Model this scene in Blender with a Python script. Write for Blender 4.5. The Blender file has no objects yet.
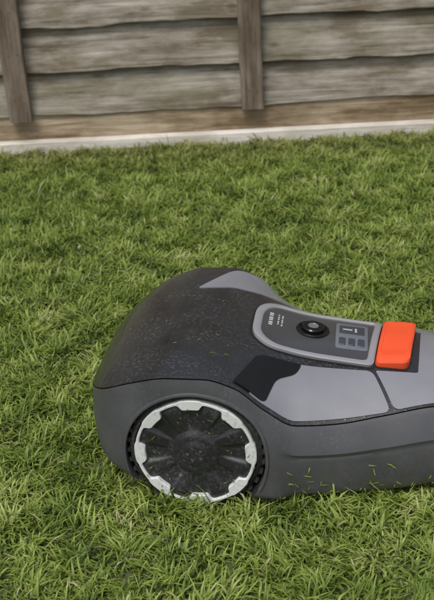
import bpy, bmesh, math, random
import numpy as np
from mathutils import Vector, Matrix
from mathutils.geometry import delaunay_2d_cdt
random.seed(7); rng=np.random.default_rng(7)
S=bpy.context.scene
S.view_settings.view_transform='Standard'; S.view_settings.look='None'; S.view_settings.exposure=0

# ---------------------------------------------------------------- materials
def mat(name):
    m=bpy.data.materials.new(name); m.use_nodes=True
    nt=m.node_tree; b=nt.nodes['Principled BSDF']
    return m,nt,b
def N(nt,t,**k):
    n=nt.nodes.new(t)
    for a,v in k.items():
        if a in n.inputs: n.inputs[a].default_value=v
        else: setattr(n,a,v)
    return n
def ramp(nt,stops):
    r=nt.nodes.new('ShaderNodeValToRGB'); e=r.color_ramp.elements
    while len(e)<len(stops): e.new(0.5)
    for i,(p,c) in enumerate(stops):
        e[i].position=p; e[i].color=(*c,1)
    return r
def plastic(name,col,rough=0.45,var=0.18,bump=0.05,scale=900,spec=0.5,coat=0.0,dust=0.0,drops=0.0,low_mottle=0.0):
    m,nt,b=mat(name); L=nt.links.new
    tc=N(nt,'ShaderNodeTexCoord')
    n1=N(nt,'ShaderNodeTexNoise'); n1.inputs['Scale'].default_value=11; n1.inputs['Detail'].default_value=6
    L(tc.outputs['Object'],n1.inputs['Vector'])
    r=ramp(nt,[(0.3,tuple(c*(1-var) for c in col)),(0.7,tuple(c*(1+var) for c in col))])
    L(n1.outputs['Fac'],r.inputs['Fac'])
    out=r.outputs['Color']
    if dust>0:
        n3=N(nt,'ShaderNodeTexNoise'); n3.inputs['Scale'].default_value=190; n3.inputs['Detail'].default_value=4
        L(tc.outputs['Object'],n3.inputs['Vector'])
        r3=ramp(nt,[(0.50,(0,0,0)),(0.72,(dust,dust,dust))]); L(n3.outputs['Fac'],r3.inputs['Fac'])
        mx=N(nt,'ShaderNodeMixRGB'); mx.inputs['Color2'].default_value=(0.20,0.20,0.195,1)
        n4=N(nt,'ShaderNodeTexNoise'); n4.inputs['Scale'].default_value=14; n4.inputs['Detail'].default_value=4
        L(tc.outputs['Object'],n4.inputs['Vector'])
        r4=ramp(nt,[(0.38,(0.10,)*3),(0.65,(1,1,1))]); L(n4.outputs['Fac'],r4.inputs['Fac'])
        ml=N(nt,'ShaderNodeMath'); ml.operation='MULTIPLY'; L(r3.outputs['Color'],ml.inputs[0]); L(r4.outputs['Color'],ml.inputs[1])
        L(ml.outputs[0],mx.inputs['Fac']); L(out,mx.inputs['Color1']); out=mx.outputs['Color']
    if low_mottle>0:   # darker greenish mottling, stronger towards the bottom of the shell
        gm=N(nt,'ShaderNodeNewGeometry'); sp_=N(nt,'ShaderNodeSeparateXYZ'); L(gm.outputs['Position'],sp_.inputs[0])
        q=N(nt,'ShaderNodeMapRange'); q.inputs['From Min'].default_value=.13; q.inputs['From Max'].default_value=.03; L(sp_.outputs['Z'],q.inputs['Value'])
        n6=N(nt,'ShaderNodeTexNoise'); n6.inputs['Scale'].default_value=45; n6.inputs['Detail'].default_value=7; n6.inputs['Roughness'].default_value=.7
        L(tc.outputs['Object'],n6.inputs['Vector'])
        r6=ramp(nt,[(.45,(0,0,0)),(.62,(low_mottle,)*3)]); L(n6.outputs['Fac'],r6.inputs['Fac'])
        mu=N(nt,'ShaderNodeMath'); mu.operation='MULTIPLY'; L(q.outputs['Result'],mu.inputs[0]); L(r6.outputs['Color'],mu.inputs[1])
        mz=N(nt,'ShaderNodeMixRGB'); mz.inputs['Color2'].default_value=(.050,.052,.030,1)
        L(mu.outputs[0],mz.inputs['Fac']); L(out,mz.inputs['Color1']); out=mz.outputs['Color']
    L(out,b.inputs['Base Color'])
    rr=N(nt,'ShaderNodeMapRange'); rr.inputs['From Min'].default_value=.35; rr.inputs['From Max'].default_value=.65
    rr.inputs['To Min'].default_value=rough*0.7; rr.inputs['To Max'].default_value=min(1,rough*1.35)
    L(n1.outputs['Fac'],rr.inputs['Value']); L(rr.outputs['Result'],b.inputs['Roughness'])
    b.inputs['Specular IOR Level'].default_value=spec
    b.inputs['Coat Weight'].default_value=coat; b.inputs['Coat Roughness'].default_value=.10
    n2=N(nt,'ShaderNodeTexNoise'); n2.inputs['Scale'].default_value=scale
    L(tc.outputs['Object'],n2.inputs['Vector'])
    bp=N(nt,'ShaderNodeBump'); bp.inputs['Strength'].default_value=bump; bp.inputs['Distance'].default_value=0.001
    L(n2.outputs['Fac'],bp.inputs['Height']); last=bp.outputs['Normal']
    if drops>0:
        vo=N(nt,'ShaderNodeTexVoronoi'); vo.inputs['Scale'].default_value=110; L(tc.outputs['Object'],vo.inputs['Vector'])
        r5=ramp(nt,[(0.0,(1,1,1)),(0.30,(0,0,0))]); L(vo.outputs['Distance'],r5.inputs['Fac'])
        b2=N(nt,'ShaderNodeBump'); b2.inputs['Strength'].default_value=drops; b2.inputs['Distance'].default_value=0.0015
        L(r5.outputs['Color'],b2.inputs['Height']); L(last,b2.inputs['Normal']); last=b2.outputs['Normal']
    L(last,b.inputs['Normal'])
    return m
M_top=plastic('dark_textured_plastic',(0.017,0.017,0.019),0.27,0.35,0.2,500,dust=0.32,drops=.35,coat=.35)
M_side=plastic('charcoal_plastic',(0.066,0.067,0.074),0.36,0.18,0.1,700,dust=0.2,coat=.15,low_mottle=.8)
M_panel=plastic('grey_painted_panel',(0.205,0.208,0.232),0.25,0.08,0.04,dust=.15,drops=.08,coat=.3)
M_gloss=plastic('gloss_black',(0.006,0.006,0.006),0.22,0.1,0.0,spec=.35,drops=.2)
M_gap=plastic('black_gap',(0.008,0.008,0.008),0.8,0.1,0.0)
M_rim=plastic('silver_grey_plastic',(0.60,0.62,0.61),0.42,0.15,0.1,dust=0.7)
M_rub=plastic('black_rubber',(0.018,0.018,0.018),0.75,0.3,0.4,300,dust=0.3)
M_hub=plastic('hub_black',(0.020,0.020,0.023),0.38,0.3,0.15,dust=0.4)
M_nail=plastic('rusty_nail',(0.05,0.035,0.028),0.8,0.3,0.1)
M_or=plastic('orange_plastic',(0.78,0.085,0.022),0.32,0.08,0.03)
M_frame=plastic('console_frame_grey',(0.25,0.25,0.265),0.25,0.05,0.03)
M_disp=plastic('console_face',(0.050,0.051,0.056),0.2,0.1,0.02,coat=.4)
M_key=plastic('key_grey',(0.13,0.145,0.17),0.3,0.1,0.02)
M_keyd=plastic('key_dark',(0.045,0.05,0.06),0.3,0.1,0.02)
M_mark=plastic('printed_marks',(0.40,0.40,0.40),0.5,0.05,0.0)

def new_obj(name,verts,faces,mats,fm=None,parent=None,smooth=True,ang=35):
    me=bpy.data.meshes.new(name); me.from_pydata([tuple(v) for v in verts],[],faces)
    for m in mats: me.materials.append(m)
    if fm is not None:
        for p,i in zip(me.polygons,fm): p.material_index=i
    bm=bmesh.new(); bm.from_mesh(me); bmesh.ops.recalc_face_normals(bm,faces=bm.faces); bm.to_mesh(me); bm.free()
    if smooth:
        me.polygons.foreach_set('use_smooth',[True]*len(me.polygons))
        me.set_sharp_from_angle(angle=math.radians(ang))
    o=bpy.data.objects.new(name,me); S.collection.objects.link(o)
    if parent: o.parent=parent
    return o

def pchip(X,Y):
    X=np.array(X,float);Y=np.array(Y,float);h=np.diff(X);d=np.diff(Y)/h
    m=np.zeros_like(Y);m[0]=d[0];m[-1]=d[-1]
    for i in range(1,len(X)-1):
        if d[i-1]*d[i]<=0:m[i]=0
        else:
            w1=2*h[i]+h[i-1];w2=h[i]+2*h[i-1];m[i]=(w1+w2)/(w1/d[i-1]+w2/d[i])
    def f(x):
        x=min(max(x,X[0]),X[-1]);i=min(max(int(np.searchsorted(X,x)-1),0),len(X)-2)
        t=(x-X[i])/h[i]
        return (2*t**3-3*t*t+1)*Y[i]+(t**3-2*t*t+t)*h[i]*m[i]+(-2*t**3+3*t*t)*Y[i+1]+(t**3-t*t)*h[i]*m[i+1]
    return f
X =[-.208,-.20,-.185,-.16,-.10,-.04,.02,.07,.12,.17,.24,.32,.40,.48,.54,.575,.588]
YC=pchip(X,[.085,.115,.150,.182,.213,.222,.222,.217,.208,.198,.182,.160,.138,.118,.092,.055,.02])
ZC=pchip(X,[.172,.184,.198,.215,.247,.262,.262,.244,.197,.162,.158,.164,.171,.154,.125,.10,.085])
Z0=pchip(X,[.176,.190,.206,.228,.258,.272,.270,.258,.245,.235,.226,.216,.203,.178,.145,.11,.09])
YO=pchip(X,[.095,.130,.168,.203,.232,.238,.238,.238,.236,.232,.220,.205,.188,.165,.130,.08,.04])
ZB=pchip(X,[.135,.115,.090,.068,.050,.042,.036,.028,.022,.018,.016,.016,.022,.034,.042,.055,.062])
def topz(x,y):
    u=min(abs(y)/YC(x),1.0)
    zc,z0=ZC(x),Z0(x)
    p=3.0-0.6*min(max((x-.1)/.1,0),1)
    return zc+(z0-zc)*(1-u**p)
def topn(x,y,e=.003):
    gx=(topz(x+e,y)-topz(x-e,y))/(2*e); gy=(topz(x,y+e)-topz(x,y-e))/(2*e)
    return Vector((-gx,-gy,1)).normalized()

# ---------------------------------------------------------------- mower
mower=bpy.data.objects.new('robot_lawn_mower',None); S.collection.objects.link(mower)
mower.location=(-.016,1.647,0); mower.rotation_euler=(0,0,math.radians(-9))

xs=np.concatenate([np.linspace(-.208,-.16,12)[:-1],np.linspace(-.16,.54,100),np.linspace(.54,.588,12)[1:]])
NT=26; NS=34
def section(x):
    yc,zc,yo,zb=YC(x),ZC(x),YO(x),ZB(x)
    half=[]
    for i in range(NT+1):
        u=math.sin(math.pi/2*i/NT)**0.8 if i<NT else 1
        y=yc*u; half.append((y,topz(x,y)))
    tm=['t']*NT
    half.append((yc-.002,zc-.004)); tm.append('g')
    half.append((yc+.0025,zc-.004)); tm.append('g')
    half.append((yc+.003,zc-.001)); tm.append('s')
    for i in range(1,NS+1):
        v=i/NS
        y=yc+.003+(yo-yc-.003)*math.sin(math.pi/2*min(1,v*1.15))**0.85
        z=zc-.001-(zc-.001-zb)*v
        k=min(max((x-.14)/.03,0),1)*min(max((.5-x)/.05,0),1)
        if k>0:
            g=math.exp(-((v-.36)/.018)**2); y-=.004*k*g
            if v>.36: y-=(.0045+.024*(v-.36))*k
        if v>.90: y-=.016*((v-.90)/.10)**1.6
        half.append((y,z)); tm.append('s')
    half.append((max(yo-.05,0.004),zb+.012)); tm.append('g')
    half.append((0.0015,zb+.02)); tm.append('g')
    return half,tm
secs=[section(x) for x in xs]
tm=secs[0][1]
V=[];F=[];FM=[]
mi={'t':0,'g':2,'s':1}
rowidx=[]
for x,(half,_) in zip(xs,secs):
    ring=[(x,-y,z) for (y,z) in half[::-1]][:-1]+[(x,y,z) for (y,z) in half]
    rowidx.append((len(V),len(ring))); V+=ring
nr=rowidx[0][1]
mseq=tm[::-1]+tm
for i in range(len(xs)-1):
    a=rowidx[i][0];b=rowidx[i+1][0]
    for j in range(nr):
        k=(j+1)%nr
        F.append((a+j,a+k,b+k,b+j))
        t=mseq[j] if j<len(mseq) else 'g'
        FM.append(mi[t])
F.append(tuple(range(rowidx[0][0],rowidx[0][0]+nr))); FM.append(1)
F.append(tuple(range(rowidx[-1][0],rowidx[-1][0]+nr))); FM.append(1)
body=new_obj('body_shell',V,F,[M_top,M_side,M_gap,M_panel],FM,smooth=False)
def cyl(name,r,y0,y1,cx,cz,n=96,m=None):
    v=[];f=[]
    for y in (y0,y1):
        for i in range(n):
            a=2*math.pi*i/n; v.append((cx+r*math.cos(a),y,cz+r*math.sin(a)))
    for i in range(n): f.append((i,(i+1)%n,n+(i+1)%n,n+i))
    f.append(tuple(range(n))); f.append(tuple(range(n,2*n)))
    return new_obj(name,v,f,[m or M_gap],smooth=False)
cuts=[]
for s in (-1,1):
    c=cyl('cut',.122,min(s*.150,s*.27),max(s*.150,s*.27),0,.110)
    md=body.modifiers.new('b','BOOLEAN'); md.operation='DIFFERENCE'; md.solver='EXACT'; md.object=c
    cuts.append(c)
dg=bpy.context.evaluated_depsgraph_get()
me=bpy.data.meshes.new_from_object(body.evaluated_get(dg))
body.modifiers.clear(); body.data=me
me.polygons.foreach_set('use_smooth',[True]*len(me.polygons)); me.set_sharp_from_angle(angle=math.radians(32))
for c in cuts: bpy.data.objects.remove(c)
body.parent=mower
def yside(x,z):
    h,_=section(x); pts=h[NT+3:NT+3+NS]
    zz=[p[1] for p in pts][::-1]; yy=[p[0] for p in pts][::-1]
    return float(np.interp(z,zz,yy))
for s,nm in ((-1,'arch_lip_near'),(1,'arch_lip_far')):
    V=[];F=[];n=90
    for i in range(n+1):
        a=math.radians(-28)+math.radians(236)*i/n
        for (r,dy) in ((.1215,-.012),(.1215,.0015),(.1235,.003),(.1265,.0028),(.128,.0005),(.128,-.006)):
            x=r*math.cos(a);z=.110+r*math.sin(a)
            V.append((x,s*(yside(x,max(z,.05))+dy),z))
    for i in range(n):
        for k in range(5):F.append((i*6+k,i*6+k+1,(i+1)*6+k+1,(i+1)*6+k))
    new_obj(nm,V,F,[M_side],parent=mower)

def roundpoly(P,r=.01,n=6):
    out=[];m=len(P)
    for i in range(m):
        rr=P[i][2] if len(P[i])>2 else r
        p=Vector(P[i][:2]);a=Vector(P[i-1][:2]);b=Vector(P[(i+1)%m][:2])
        la=min(rr,(a-p).length*.45);lb=min(rr,(b-p).length*.45)
        s=p+(a-p).normalized()*la;e=p+(b-p).normalized()*lb
        for k in range(n+1):
            t=k/n; out.append((1-t)**2*s+2*t*(1-t)*p+t*t*e)
    res=[];L=len(out)
    for i in range(L):
        a=out[i];b=out[(i+1)%L];d=(b-a).length
        if d<1e-5: continue
        k=max(1,int(d/.008))
        for j in range(k): res.append(a.lerp(b,j/k))
    return res
def onsurf(q,off):
    yy=max(-YC(q.x)+.0005,min(YC(q.x)-.0005,q.y))
    return Vector((q.x,yy,topz(q.x,yy)))+topn(q.x,yy)*off
def patch(name,P,prof,mats,r=.01,extra=None):
    B=roundpoly(P,r); c=Vector((0,0))
    for p in B:c+=p
    c/=len(B)
    V=[];F=[];FM=[];n=len(B)
    for (s,off,_) in prof:
        for p in B:
            q=c+(p-c)*s
            V.append(onsurf(q,off+(extra(q.x,q.y)*(1 if off>.002 else 0) if extra else 0)))
    for k in range(len(prof)-1):
        for i in range(n):
            j=(i+1)%n; F.append((k*n+i,k*n+j,(k+1)*n+j,(k+1)*n+i)); FM.append(prof[k][2])
    F.append(tuple((len(prof)-1)*n+i for i in range(n))); FM.append(prof[-1][2])
    return new_obj(name,V,F,mats,FM,parent=mower,ang=28)
def patch2(name,P,off,m,r=.01):
    B=roundpoly(P,r);n=len(B)
    def inside(x,y):
        c=False
        for i in range(n):
            a=B[i];b=B[i-1]
            if (a.y>y)!=(b.y>y) and x<(b.x-a.x)*(y-a.y)/(b.y-a.y)+a.x:c=not c
        return c
    pts=[Vector(p) for p in B]
    x0=min(p.x for p in B);x1=max(p.x for p in B);y0=min(p.y for p in B);y1=max(p.y for p in B)
    st=.009;x=x0
    while x<x1:
        y=y0
        while y<y1:
            if inside(x,y) and min((Vector((x,y))-p).length for p in B)>.004: pts.append(Vector((x,y)))
            y+=st
        x+=st
    vs,es,fs,_,_,_=delaunay_2d_cdt(pts,[(i,(i+1)%n) for i in range(n)],[list(range(n))],1,1e-6)
    V=[onsurf(v,off) for v in vs];F=[tuple(f) for f in fs]
    base=len(V);V+=[onsurf(p,-.001) for p in B];top=len(V);V+=[onsurf(p,off) for p in B]
    for i in range(n):
        j=(i+1)%n;F.append((base+i,base+j,top+j,top+i))
    return new_obj(name,V,F,[m],parent=mower,ang=30)
near=[(.092,-.207,.01),(.118,-.115,.03),(.165,-.100,.02),(.298,-.088,.012),(.330,-.155,.012),(.172,-.193,.015)]
gl=[(.066,-.207,.008),(.100,-.106,.02),(.176,-.098,.008),(.168,-.120,.01),(.134,-.146,.015),(.118,-.200,.01)]
patch2('side_panel_near',near,.002,M_panel)
patch2('gloss_trim_near',gl,.0034,M_gloss)
far=[(-.036,.105,.006),(.178,.138,.01),(.150,.190,.02),(.115,.212,.02),(.025,.208,.03)]
patch2('grey_patch_far',far,.002,M_panel)  # raised grey patch with its own outline, not mirrored from the near panel
deck=[(.304,-.086,.004),(.378,-.078,.005),(.390,.078,.005),(.328,.086,.01),(.345,.148,.01),(.45,.120,.02),(.53,.085,.02),(.565,.04,.02),(.565,-.04,.02),(.53,-.085,.02),(.45,-.120,.02),(.3365,-.152,.012)]
patch2('front_deck_panel',deck,.002,M_panel)
con=[(.082,-.047,.03),(.082,.052,.03),(.105,.088,.02),(.318,.082,.012),(.300,-.080,.012),(.112,-.078,.02)]
cp=[(1.035,-.001,2),(1.035,.001,2),(1.0,.001,0),(1.0,.006,0),(.975,.0075,0),(.90,.0075,0),(.885,.0065,0),(.875,.004,1)]+[(s,.004,1) for s in (.75,.6,.4,.2,.05)]
patch('console',con,cp,[M_frame,M_disp,M_gap],r=.02)
bt=[(.302,-.076,.012),(.320,.080,.012),(.380,.074,.016),(.362,-.072,.014)]
patch('stop_button',bt,[(1.04,-.001,1),(1.04,.001,1),(1.0,.001,0),(.985,.009,0),(.95,.0125,0),(.86,.0145,0),(.78,.0148,0),(.74,.0138,0),(.5,.0134,0),(.1,.0134,0)],[M_or,M_gap],extra=lambda x,y:(x-.33)*.12+.002)
def small_patch(name,x0,x1,y0,y1,h,m,r=.003):
    return patch(name,[(x0,y0,r),(x0,y1,r),(x1,y1,r),(x1,y0,r)],[(1,.002,0),(1,h-.0006,0),(.94,h,0),(.5,h,0),(.1,h,0)],[m],r=r)
small_patch('keypad',.232,.290,-.044,.050,.0056,M_key,.006)
for i in range(3):
    small_patch('key_%d'%i,.238+.017*i,.250+.017*i,-.034,-.010,.0070,M_keyd)
small_patch('keypad_screen',.238,.284,.006,.040,.0064,M_keyd)
small_patch('screen_text_a',.244,.262,.020,.025,.0067,M_mark,.001)
small_patch('screen_text_b',.266,.270,.014,.030,.0067,M_mark,.001)
for i,(x0,cnt,hh) in enumerate(((.108,6,.0075),(.124,5,.0030),(.131,5,.0030))):
    for j in range(cnt):
        y0=.046-j*.0088-(i*.002)
        small_patch('label_%d_%d'%(i,j),x0,x0+hh,y0-.006+.002*((i+j)%2),y0,.0045,M_mark,.0008)
def lathe(name,prof,loc,axis,mats,n=64,fm=None,parent=mower):
    V=[];F=[];FM=[]
    for (r,h) in prof:
        for i in range(n):
            a=2*math.pi*i/n; V.append((r*math.cos(a),r*math.sin(a),h))
    for k in range(len(prof)-1):
        for i in range(n):
            j=(i+1)%n;F.append((k*n+i,k*n+j,(k+1)*n+j,(k+1)*n+i));FM.append(fm[k] if fm else 0)
    F.append(tuple((len(prof)-1)*n+i for i in range(n)));FM.append(fm[-1] if fm else 0)
    F.append(tuple(range(n))[::-1]);FM.append(fm[0] if fm else 0)
    o=new_obj(name,V,F,mats,FM,parent=parent,ang=35)
    o.rotation_mode='QUATERNION'; o.rotation_quaternion=Vector(axis).to_track_quat('Z','Y'); o.location=loc
    return o
kx,ky=.190,.008
kz=topz(kx,ky)+.003
lathe('control_knob',[(.031,0),(.031,.003),(.029,.0045),(.0255,.0045),(.0245,.002),(.021,.002),(.021,.008),(.019,.010),(.010,.0102),(.009,.009),(.004,.009)],(kx,ky,kz),topn(kx,ky),[M_gloss,M_key],fm=[0,0,0,0,0,0,0,0,1,1,1,1])

def wheel(s,name):
    e=bpy.data.objects.new(name,None);S.collection.objects.link(e);e.parent=mower
    e.location=(0,s*.222,.115); e.rotation_euler=(0,0,0 if s<0 else math.pi)
    R=.117
    lathe('tyre',[(.085,.060),(R-.006,.060),(R-.001,.054),(R,.045),(R,.015),(R-.002,.006),(R-.008,.001),(.1075,0),(.106,.006)],(0,0,0),(0,1,0),[M_rub],parent=e,n=96)
    V=[];F=[]
    for i in range(36):
        a=2*math.pi*i/36
        for (h0,h1,sh) in ((.004,.028,.03),(.032,.056,-.03)):
            b=len(V)
            for (rr,dd) in ((R-.002,.0045),(R+.0035,.0032)):
                for (hh,sg) in ((h0,-1),(h0,1),(h1,1),(h1,-1)):
                    aa=a+sg*dd/R+(sh if hh==h1 else 0)
                    V.append((rr*math.cos(aa),hh,rr*math.sin(aa)))
            F+= [(b,b+1,b+2,b+3),(b+4,b+7,b+6,b+5)]+[(b+i2,b+(i2+1)%4,b+4+(i2+1)%4,b+4+i2) for i2 in range(4)]
    new_obj('tyre_tread',V,F,[M_rub],parent=e,smooth=False)
    n=288;V=[];F=[];rs=[.1055,.104,.100,.096,.092,.088,.083,.076,.068,.060,.052,.046,.042,.037,.030,.024,.020,.012,.004]
    for r in rs:
        for i in range(n):
            tws=(r-.07)*5.0
            a=2*math.pi*i/n;ph=math.cos(8*a+math.pi*.5+(tws if r<.092 else tws*max(0,(.104-r)/.012)))
            if r>.1045:h=.02
            else:
                base=np.interp(r,[.004,.012,.020,.024,.030,.037,.042,.050,.076,.100,.104],[-.007,-.007,-.0068,-.0035,-.0035,-.003,.002,.0045,.0045,.003,.004])
                lob=np.interp(r,[.042,.052,.076,.088,.096,.104],[0,.0035,.0065,.0065,.004,0])
                s_=1/(1+math.exp(-7*(ph-.15)))
                h=base-lob*s_
            V.append((r*math.cos(a),h,r*math.sin(a)))
    for k in range(len(rs)-1):
        for i in range(n):
            j=(i+1)%n;F.append((k*n+i,k*n+j,(k+1)*n+j,(k+1)*n+i))
    F.append(tuple((len(rs)-1)*n+i for i in range(n)))
    new_obj('hub',V,F,[M_hub],parent=e,ang=50)
    n=480;V=[];F=[]
    for i in range(n):
        a=2*math.pi*i/n; ph=math.cos(8*a+math.pi*.5)
        t=1/(1+math.exp(-9*(-ph-.05)))
        ri=.0985-.0115*t
        ro=.1062-.002*(1-t)
        for (r,h) in ((ro,.005),(ro,-.003),(ro-.0015,-.0045),(ri+.0015,-.0045),(ri,-.003),(ri,.006)):
            V.append((r*math.cos(a),h,r*math.sin(a)))
    for i in range(n):
        j=(i+1)%n
        for k in range(5): F.append((i*6+k,j*6+k,j*6+k+1,i*6+k+1))
    new_obj('wheel_ring',V,F,[M_rim],parent=e,ang=40)
    V=[];F=[]
    def box(a,r0,r1,w0,w1,h0,h1):
        b=len(V);ca,sa=math.cos(a),math.sin(a)
        for h,sh in ((h0,1),(h1,.7)):
            for (r,w) in ((r0,-w0),(r0,w0),(r1,w1),(r1,-w1)):
                w*=sh;V.append((r*ca-w*sa,h,r*sa+w*ca))
        F.extend([(b,b+1,b+2,b+3),(b+4,b+7,b+6,b+5)]+[(b+i,b+(i+1)%4,b+4+(i+1)%4,b+4+i) for i in range(4)])
    for i in range(5):
        box(2*math.pi*(i+.6)/5,.010,.015,.0025,.0025,-.006,-.0082)
    new_obj('hub_bolts',V,F,[M_side],parent=e,smooth=False)
    return e
w=wheel(-1,'drive_wheel_near'); wheel(1,'drive_wheel_far')
w.rotation_euler=(0,math.radians(9),0)
for s in (-1,1):
    lathe('castor_wheel',[(.02,-.016),(.040,-.016),(.045,-.010),(.045,.010),(.040,.016),(.02,.016)],(.43,s*.11-0,.045),(0,1,0),[M_rub])
    new_obj('castor_fork',[(.43+dx,s*.11+dy,z) for z in (.045,.085) for dx,dy in ((-.008,.018),(.008,.018),(.008,.024),(-.008,.024))],
        [(0,1,2,3),(4,7,6,5)]+[(i,(i+1)%4,4+(i+1)%4,4+i) for i in range(4)],[M_hub],parent=mower,smooth=False)
lathe('cutting_deck',[(.05,.0),(.13,.0),(.135,.008),(.13,.03)],(.20,0,.024),(0,0,1),[M_hub])

# ---------------------------------------------------------------- ground
m,nt,b=mat('soil_and_thatch');L=nt.links.new
g=N(nt,'ShaderNodeNewGeometry');n=N(nt,'ShaderNodeTexNoise');n.inputs['Scale'].default_value=30;n.inputs['Detail'].default_value=8
L(g.outputs['Position'],n.inputs['Vector'])
r=ramp(nt,[(.3,(.035,.045,.014)),(.5,(.08,.10,.032)),(.7,(.15,.15,.07))]);L(n.outputs['Fac'],r.inputs['Fac']);L(r.outputs['Color'],b.inputs['Base Color'])
b.inputs['Roughness'].default_value=1
bp=N(nt,'ShaderNodeBump');bp.inputs['Distance'].default_value=.02;L(n.outputs['Fac'],bp.inputs['Height']);L(bp.outputs['Normal'],b.inputs['Normal'])
new_obj('ground',[(-300,-300,0),(300,-300,0),(300,300,0),(-300,300,0)],[(0,1,2,3)],[m],smooth=False)

# ---------------------------------------------------------------- grass
m,nt,b=mat('grass_blade');L=nt.links.new
a1=N(nt,'ShaderNodeAttribute');a1.attribute_name='rnd'
a2=N(nt,'ShaderNodeAttribute');a2.attribute_name='hgt'
g=N(nt,'ShaderNodeNewGeometry')
n=N(nt,'ShaderNodeTexNoise');n.inputs['Scale'].default_value=9;n.inputs['Detail'].default_value=6;n.inputs['Roughness'].default_value=.7
L(g.outputs['Position'],n.inputs['Vector'])
r1=ramp(nt,[(0,(.080,.135,.022)),(.3,(.190,.275,.045)),(.62,(.325,.420,.085)),(.9,(.47,.54,.18)),(.97,(.56,.53,.28)),(1,(.58,.52,.32))])
ad=N(nt,'ShaderNodeMath');ad.operation='MULTIPLY_ADD';ad.inputs[1].default_value=.50
mr=N(nt,'ShaderNodeMapRange');mr.inputs['From Min'].default_value=.36;mr.inputs['From Max'].default_value=.64;mr.inputs['To Min'].default_value=-.12;mr.inputs['To Max'].default_value=.56
L(n.outputs['Fac'],mr.inputs['Value'])
L(a1.outputs['Fac'],ad.inputs[0]);L(mr.outputs['Result'],ad.inputs[2])
L(ad.outputs[0],r1.inputs['Fac'])
sx=N(nt,'ShaderNodeSeparateXYZ');L(g.outputs['Position'],sx.inputs[0])
m3=N(nt,'ShaderNodeMapRange');m3.inputs['From Min'].default_value=3.2;m3.inputs['From Max'].default_value=3.58;m3.inputs['To Max'].default_value=.9
L(sx.outputs['Y'],m3.inputs['Value'])
gt=N(nt,'ShaderNodeMath');gt.operation='MULTIPLY';L(m3.outputs['Result'],gt.inputs[0]);L(a1.outputs['Fac'],gt.inputs[1])
mx=N(nt,'ShaderNodeMixRGB');mx.inputs['Color2'].default_value=(.34,.28,.13,1)
L(gt.outputs[0],mx.inputs['Fac']);L(r1.outputs['Color'],mx.inputs['Color1'])
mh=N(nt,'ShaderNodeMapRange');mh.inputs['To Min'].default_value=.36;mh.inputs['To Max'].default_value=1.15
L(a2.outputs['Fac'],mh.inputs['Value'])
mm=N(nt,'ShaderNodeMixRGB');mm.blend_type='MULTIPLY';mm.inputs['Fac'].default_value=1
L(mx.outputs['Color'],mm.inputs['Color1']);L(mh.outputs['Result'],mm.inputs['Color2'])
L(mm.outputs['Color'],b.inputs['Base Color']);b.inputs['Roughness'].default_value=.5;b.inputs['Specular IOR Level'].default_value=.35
tr=N(nt,'ShaderNodeBsdfTranslucent');L(mm.outputs['Color'],tr.inputs['Color'])
ms=N(nt,'ShaderNodeMixShader');ms.inputs[0].default_value=.3
L(b.outputs[0],ms.inputs[1]);L(tr.outputs[0],ms.inputs[2]);L(ms.outputs[0],nt.nodes['Material Output'].inputs['Surface'])
M_grass=m
T=.30
def tile_mesh(i,nb=4300):
    rn=np.zeros((nb,7));hg=np.zeros((nb,7));V=np.zeros((nb,7,3))
    px=rng.uniform(-T/2,T/2,nb);py=rng.uniform(-T/2,T/2,nb)
    nc=70;cx=rng.uniform(-T/2,T/2,(nc,2))
    pull=rng.random(nb)<.58;ci=rng.integers(0,nc,nb)
    px=np.where(pull,cx[ci,0]+rng.normal(0,.012,nb),px);py=np.where(pull,cx[ci,1]+rng.normal(0,.012,nb),py)
    ch=rng.uniform(.65,1.5,nc)
    ln=rng.uniform(.022,.046,nb)*np.where(rng.random(nb)<.05,1.5,1)*np.where(pull,ch[ci],.80);wd=rng.uniform(.0011,.0025,nb)
    crn=rng.random(nc);az0=rng.random(nc)*2*np.pi
    az=np.where(pull&(rng.random(nb)<.7),az0[ci]+rng.normal(0,.6,nb),rng.random(nb)*2*np.pi)
    l0=rng.uniform(.05,.6,nb);l1=l0+rng.uniform(.2,1.1,nb);l2=l1+rng.uniform(.1,.9,nb)
    flat_=rng.random(nb)<.12;l0=np.where(flat_,1.1,l0);l1=np.where(flat_,1.4,l1);l2=np.where(flat_,1.5,l2)
    d=np.stack([np.cos(az),np.sin(az)],1);tw=az+np.pi/2+rng.normal(0,.5,nb)
    w=np.stack([np.cos(tw),np.sin(tw),np.zeros(nb)],1)
    p=np.stack([px,py,np.full(nb,-.002)],1)
    rv=np.clip(rng.random(nb)*.75+np.where(pull,crn[ci]*.45-.06,.04),0,1)
    rv=np.where(rng.random(nb)<.014,2.0,rv)
    for k,(l,ws) in enumerate(((None,.8),(l0,1),(l1,.8),(l2,0))):
        if l is not None:
            st=ln/3
            p=p+np.stack([d[:,0]*np.sin(l)*st,d[:,1]*np.sin(l)*st,np.cos(l)*st],1)
        if k<3:
            V[:,2*k]=p-w*(wd*ws)[:,None];V[:,2*k+1]=p+w*(wd*ws)[:,None]
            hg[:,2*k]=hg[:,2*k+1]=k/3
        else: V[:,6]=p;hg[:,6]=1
    rn[:]=rv[:,None]
    F=[]
    for b_ in range(nb):
        o=b_*7;F+=[(o,o+1,o+3,o+2),(o+2,o+3,o+5,o+4),(o+4,o+5,o+6)]
    me=bpy.data.meshes.new('grass_tile_%d'%i);me.from_pydata(V.reshape(-1,3).tolist(),[],F)
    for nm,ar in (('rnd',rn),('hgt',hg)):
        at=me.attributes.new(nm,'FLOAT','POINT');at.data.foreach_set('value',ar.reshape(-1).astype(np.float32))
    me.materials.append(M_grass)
    me.polygons.foreach_set('use_smooth',[True]*len(me.polygons))
    return me
tufts=[tile_mesh(i) for i in range(12)]
lawn=bpy.data.objects.new('lawn_grass',None);S.collection.objects.link(lawn)
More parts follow.
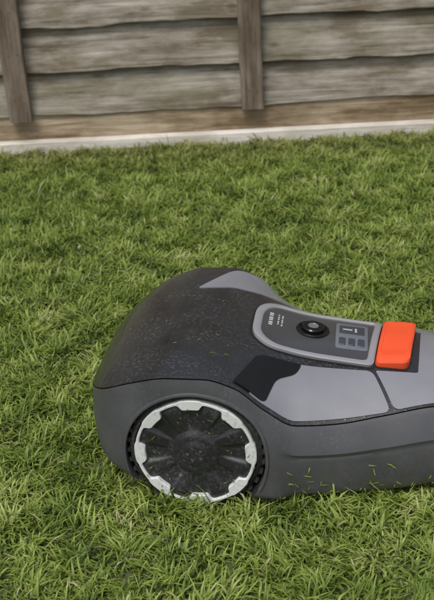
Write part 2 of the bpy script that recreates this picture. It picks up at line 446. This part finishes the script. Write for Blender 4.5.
for j in range(12):
    for i in range(-8,8):
        o=bpy.data.objects.new('tuft',tufts[int(rng.integers(0,12))]);S.collection.objects.link(o)
        o.parent=lawn;o.location=(i*T+.1,3.54-T/2-j*T,0)
        o.rotation_euler=(0,0,int(rng.integers(0,4))*math.pi/2);o.scale=(1,1,rng.uniform(.9,1.1))

# loose clippings stuck on the mower (wheel face, skirt, rear deck)
V=[];F=[];RV=[]
def clip(p,nrm,L_,W_):
    nrm=Vector(nrm).normalized();t=nrm.orthogonal().normalized();t.rotate(Matrix.Rotation(random.uniform(0,6.28),3,nrm))
    s=nrm.cross(t);b=len(V);p=Vector(p)
    V.extend([p-t*L_-s*W_+nrm*.0006,p-t*L_+s*W_+nrm*.0006,p+s*W_+nrm*.0014,p-s*W_+nrm*.0014,p+t*L_+nrm*.0007])
    F.extend([(b,b+1,b+2,b+3),(b+3,b+2,b+4)])
for _ in range(70):
    x=random.uniform(.14,.5);v=random.random()**2;z=ZB(x)+.006+v*.07
    clip((x,-yside(x,z)-.0005,z),(0,-1,.15),random.uniform(.003,.008),random.uniform(.0006,.0012))
for _ in range(30):
    a=random.uniform(0,6.28);r_=random.uniform(.05,.104)
    clip((r_*math.cos(a),-.222-.0052,.115+r_*math.sin(a)),(0,-1,0),random.uniform(.002,.006),random.uniform(.0005,.001))
for _ in range(16):
    x=random.uniform(-.15,.06);y=random.uniform(-.19,.19)
    clip((x,y,topz(x,y)+.0006),topn(x,y),random.uniform(.002,.005),random.uniform(.0005,.001))
me=bpy.data.meshes.new('grass_clippings');me.from_pydata([tuple(v) for v in V],[],F)
at=me.attributes.new('rnd','FLOAT','POINT');at.data.foreach_set('value',[.25+.3*((i//5)%5)/5 for i in range(len(V))])
at=me.attributes.new('hgt','FLOAT','POINT');at.data.foreach_set('value',[.7]*len(V))
me.materials.append(M_grass);o=bpy.data.objects.new('grass_clippings',me);S.collection.objects.link(o);o.parent=mower

# ---------------------------------------------------------------- fence
def wood(name,c0,c1,c2,stain=.5,green=0.0):
    m,nt,b=mat(name);L=nt.links.new
    tc=N(nt,'ShaderNodeTexCoord');oi=N(nt,'ShaderNodeAttribute');oi.attribute_name='off'
    cb=N(nt,'ShaderNodeVectorMath');cb.operation='ADD'
    L(tc.outputs['Object'],cb.inputs[0]);L(oi.outputs['Vector'],cb.inputs[1])
    mp=N(nt,'ShaderNodeMapping');mp.inputs['Scale'].default_value=(1.3,24,27);L(cb.outputs[0],mp.inputs['Vector'])
    n=N(nt,'ShaderNodeTexNoise');n.inputs['Scale'].default_value=2.0;n.inputs['Detail'].default_value=9;n.inputs['Roughness'].default_value=.68;n.inputs['Distortion'].default_value=.8
    L(mp.outputs[0],n.inputs['Vector'])
    r=ramp(nt,[(.30,c0),(.5,c1),(.68,c2)]);L(n.outputs['Fac'],r.inputs['Fac'])
    mpb=N(nt,'ShaderNodeMapping');mpb.inputs['Scale'].default_value=(1,1,2.6);L(cb.outputs[0],mpb.inputs['Vector'])
    n2=N(nt,'ShaderNodeTexNoise');n2.inputs['Scale'].default_value=4.5;n2.inputs['Detail'].default_value=7;n2.inputs['Roughness'].default_value=.65;L(mpb.outputs[0],n2.inputs['Vector'])
    r2=ramp(nt,[(.40,(1,1,1)),(.60,(1-stain,1-stain*1.08,1-stain*1.22))]);L(n2.outputs['Fac'],r2.inputs['Fac'])
    mx=N(nt,'ShaderNodeMixRGB');mx.blend_type='MULTIPLY';mx.inputs['Fac'].default_value=1
    L(r.outputs['Color'],mx.inputs['Color1']);L(r2.outputs['Color'],mx.inputs['Color2'])
    cur=mx.outputs['Color']
    if green>0:
        ng=N(nt,'ShaderNodeTexNoise');ng.inputs['Scale'].default_value=2.6;ng.inputs['Detail'].default_value=6;L(cb.outputs[0],ng.inputs['Vector'])
        rg=ramp(nt,[(.50,(0,0,0)),(.68,(green,)*3)]);L(ng.outputs['Fac'],rg.inputs['Fac'])
        mg=N(nt,'ShaderNodeMixRGB');mg.inputs['Color2'].default_value=(.17,.175,.11,1)
        L(rg.outputs['Color'],mg.inputs['Fac']);L(cur,mg.inputs['Color1']);cur=mg.outputs['Color']
    mp3=N(nt,'ShaderNodeMapping');mp3.inputs['Scale'].default_value=(3,60,110);L(cb.outputs[0],mp3.inputs['Vector'])
    n5=N(nt,'ShaderNodeTexNoise');n5.inputs['Scale'].default_value=1.5;n5.inputs['Detail'].default_value=3;L(mp3.outputs[0],n5.inputs['Vector'])
    r5=ramp(nt,[(.28,(.5,.47,.43)),(.38,(1,1,1))]);L(n5.outputs['Fac'],r5.inputs['Fac'])
    m5=N(nt,'ShaderNodeMixRGB');m5.blend_type='MULTIPLY';m5.inputs['Fac'].default_value=1
    L(cur,m5.inputs['Color1']);L(r5.outputs['Color'],m5.inputs['Color2'])
    mp2=N(nt,'ShaderNodeMapping');mp2.inputs['Scale'].default_value=(2.6,1,7);L(cb.outputs[0],mp2.inputs['Vector'])
    vo=N(nt,'ShaderNodeTexVoronoi');vo.inputs['Scale'].default_value=1.6;L(mp2.outputs[0],vo.inputs['Vector'])
    r3=ramp(nt,[(.04,(.8,.8,.8)),(.13,(0,0,0))]);L(vo.outputs['Distance'],r3.inputs['Fac'])
    mk=N(nt,'ShaderNodeMixRGB');mk.inputs['Color2'].default_value=(.09,.06,.04,1)
    L(r3.outputs['Color'],mk.inputs['Fac']);L(m5.outputs['Color'],mk.inputs['Color1'])
    L(mk.outputs['Color'],b.inputs['Base Color']);b.inputs['Roughness'].default_value=.9;b.inputs['Specular IOR Level'].default_value=.2
    bp=N(nt,'ShaderNodeBump');bp.inputs['Distance'].default_value=.004;bp.inputs['Strength'].default_value=.6;L(n.outputs['Fac'],bp.inputs['Height']);L(bp.outputs['Normal'],b.inputs['Normal'])
    return m
M_w1=wood('weathered_board',(.17,.145,.118),(.315,.285,.24),(.46,.43,.385),.50,.35)
M_w2=wood('batten_wood',(.105,.078,.058),(.19,.15,.118),(.28,.235,.19),.4,.2)
M_w3=wood('gravel_board_wood',(.20,.145,.095),(.37,.29,.20),(.54,.46,.35),.5,.15)
M_w4=wood('pale_edging_wood',(.54,.50,.45),(.70,.66,.60),(.78,.75,.70),.25)
fence=bpy.data.objects.new('wooden_fence',None);S.collection.objects.link(fence)
FY=3.60
def setoff(o,v):
    at=o.data.attributes.new('off','FLOAT_VECTOR','POINT')
    at.data.foreach_set('vector',list(v)*len(o.data.vertices))
def board(name,x0,x1,z0,z1,yb,yt,th,m,wob=.004,lip=0):
    n=int((x1-x0)/.03)+1;V=[];F=[]
    ph=[rng.uniform(0,6.28) for _ in range(6)]
    jag=np.cumsum(rng.normal(0,.0015,n+2));jag-=np.convolve(jag,np.ones(25)/25,'same')
    for i in range(n+1):
        x=x0+(x1-x0)*i/n
        f=lambda k:wob*(.8*math.sin(x*1.3+ph[k])+.35*math.sin(x*4.1+ph[k+1])+.2*math.sin(x*13+ph[k+2]))
        a=z0+f(0)+jag[i]*(wob/.004);c=z1+f(3)*.4;dy=f(1)*.5
        e=.003
        V+=[(x,yb+dy+e,a),(x,yb+dy,a+e),(x,yt+dy*.3,c-e),(x,yt+dy*.3+e,c),(x,yt+th,c),(x,yb+th+dy,a)]
    for i in range(n):
        for k in range(6): F.append((i*6+k,i*6+(k+1)%6,(i+1)*6+(k+1)%6,(i+1)*6+k))
    F.append(tuple(range(6)));F.append(tuple(n*6+k for k in range(6)))
    o=new_obj(name,V,F,[m],parent=fence,ang=40);setoff(o,rng.uniform(-20,20,3));return o
XL,XR=-5.79,5.83
board('edging_strip',XL,XR,-.02,.046,FY-.055,FY-.055,.04,M_w4,.0018)
board('gravel_board',XL,XR,.04,.139,FY-.012,FY-.012,.02,M_w3,.002)
z=.136;k=0
while z<1.66:
    h=[.150,.160,.150,.155,.148][k%5]
    board('lap_board_%d'%k,XL,XR,z,z+h+.02,FY-.020,FY+.012,.012,M_w1,.0045)
    z+=h;k+=1
board('fence_cap',XL,XR,z,z+.03,FY-.03,FY-.03,.08,M_w2,.001)
def batten(x,w,z0,z1,yf,th,m):
    n=24;V=[];F=[]
    for i in range(n+1):
        zz=z0+(z1-z0)*i/n;d=.002*math.sin(zz*9+x*7);e=.004
        V+=[(x-w/2+d,yf+e,zz),(x-w/2+e+d,yf,zz),(x+w/2-e+d,yf,zz),(x+w/2+d,yf+e,zz),(x+w/2+d,yf+th,zz),(x-w/2+d,yf+th,zz)]
    for i in range(n):
        for k in range(6):F.append((i*6+k,i*6+(k+1)%6,(i+1)*6+(k+1)%6,(i+1)*6+k))
    F.append(tuple(range(6)));F.append(tuple(n*6+k for k in range(6)))
    V2=[(v[2],v[1]-FY,-(v[0]-x)) for v in V]
    o=new_obj('batten',V2,F,[m],parent=fence,ang=40);setoff(o,rng.uniform(-20,20,3))
    o.rotation_euler=(0,-math.pi/2,0);o.location=(x,FY,0);return o
for i in range(-6,7):
    x=.165+.840*i
    if XL<x<XR: batten(x,.080,.128+.006*math.sin(i*2.3),1.66,FY-.055,.034,M_w2)
V=[];F=[]
for i in range(-6,7):
    x=.165+.840*i
    for zz in (.20,.36,.51,.66,.82):
        for dx in (-.014,.016):
            b0=len(V);jx=rng.uniform(-.006,.006);jz=rng.uniform(-.008,.008)
            for h in (FY-.0560,FY-.054):
                for j in range(8):
                    a=j*math.pi/4;V.append((x+dx+jx+.0022*math.cos(a),h,zz+jz+.0022*math.sin(a)))
            F.append(tuple(range(b0,b0+8)))
            for j in range(8):F.append((b0+j,b0+(j+1)%8,b0+8+(j+1)%8,b0+8+j))
new_obj('nails',V,F,[M_nail],parent=fence,smooth=False)

# ---------------------------------------------------------------- light
W=bpy.data.worlds.new('World');S.world=W;W.use_nodes=True;nt=W.node_tree
bg=nt.nodes['Background'];sk=nt.nodes.new('ShaderNodeTexSky');sk.sky_type='NISHITA';sk.sun_disc=False
el,az=math.radians(60),math.radians(205)
sk.sun_elevation=el;sk.sun_rotation=az;sk.air_density=1.0;sk.dust_density=4.0
hs=nt.nodes.new('ShaderNodeHueSaturation');hs.inputs['Saturation'].default_value=.4
nt.links.new(sk.outputs[0],hs.inputs['Color']);nt.links.new(hs.outputs[0],bg.inputs['Color']);bg.inputs['Strength'].default_value=.15
ld=bpy.data.lights.new('sun','SUN');ld.energy=1.5;ld.angle=math.radians(18);ld.color=(1,.97,.92)
lo=bpy.data.objects.new('sun',ld);S.collection.objects.link(lo)
dirv=Vector((math.sin(az)*math.cos(el),math.cos(az)*math.cos(el),math.sin(el)))
lo.rotation_euler=dirv.to_track_quat('Z','Y').to_euler()

# ---------------------------------------------------------------- camera
cd=bpy.data.cameras.new('camera');cam=bpy.data.objects.new('camera',cd);S.collection.objects.link(cam)
cd.sensor_fit='VERTICAL';cd.sensor_height=24;cd.lens=40;cd.clip_end=2000;cd.clip_start=.02
cd.dof.use_dof=True;cd.dof.focus_distance=1.78;cd.dof.aperture_fstop=5.6
cam.matrix_world=Matrix.Translation((0,0,1.1))@Matrix.Rotation(math.radians(64),4,'X')@Matrix.Rotation(math.radians(-3),4,'Z')
S.camera=cam
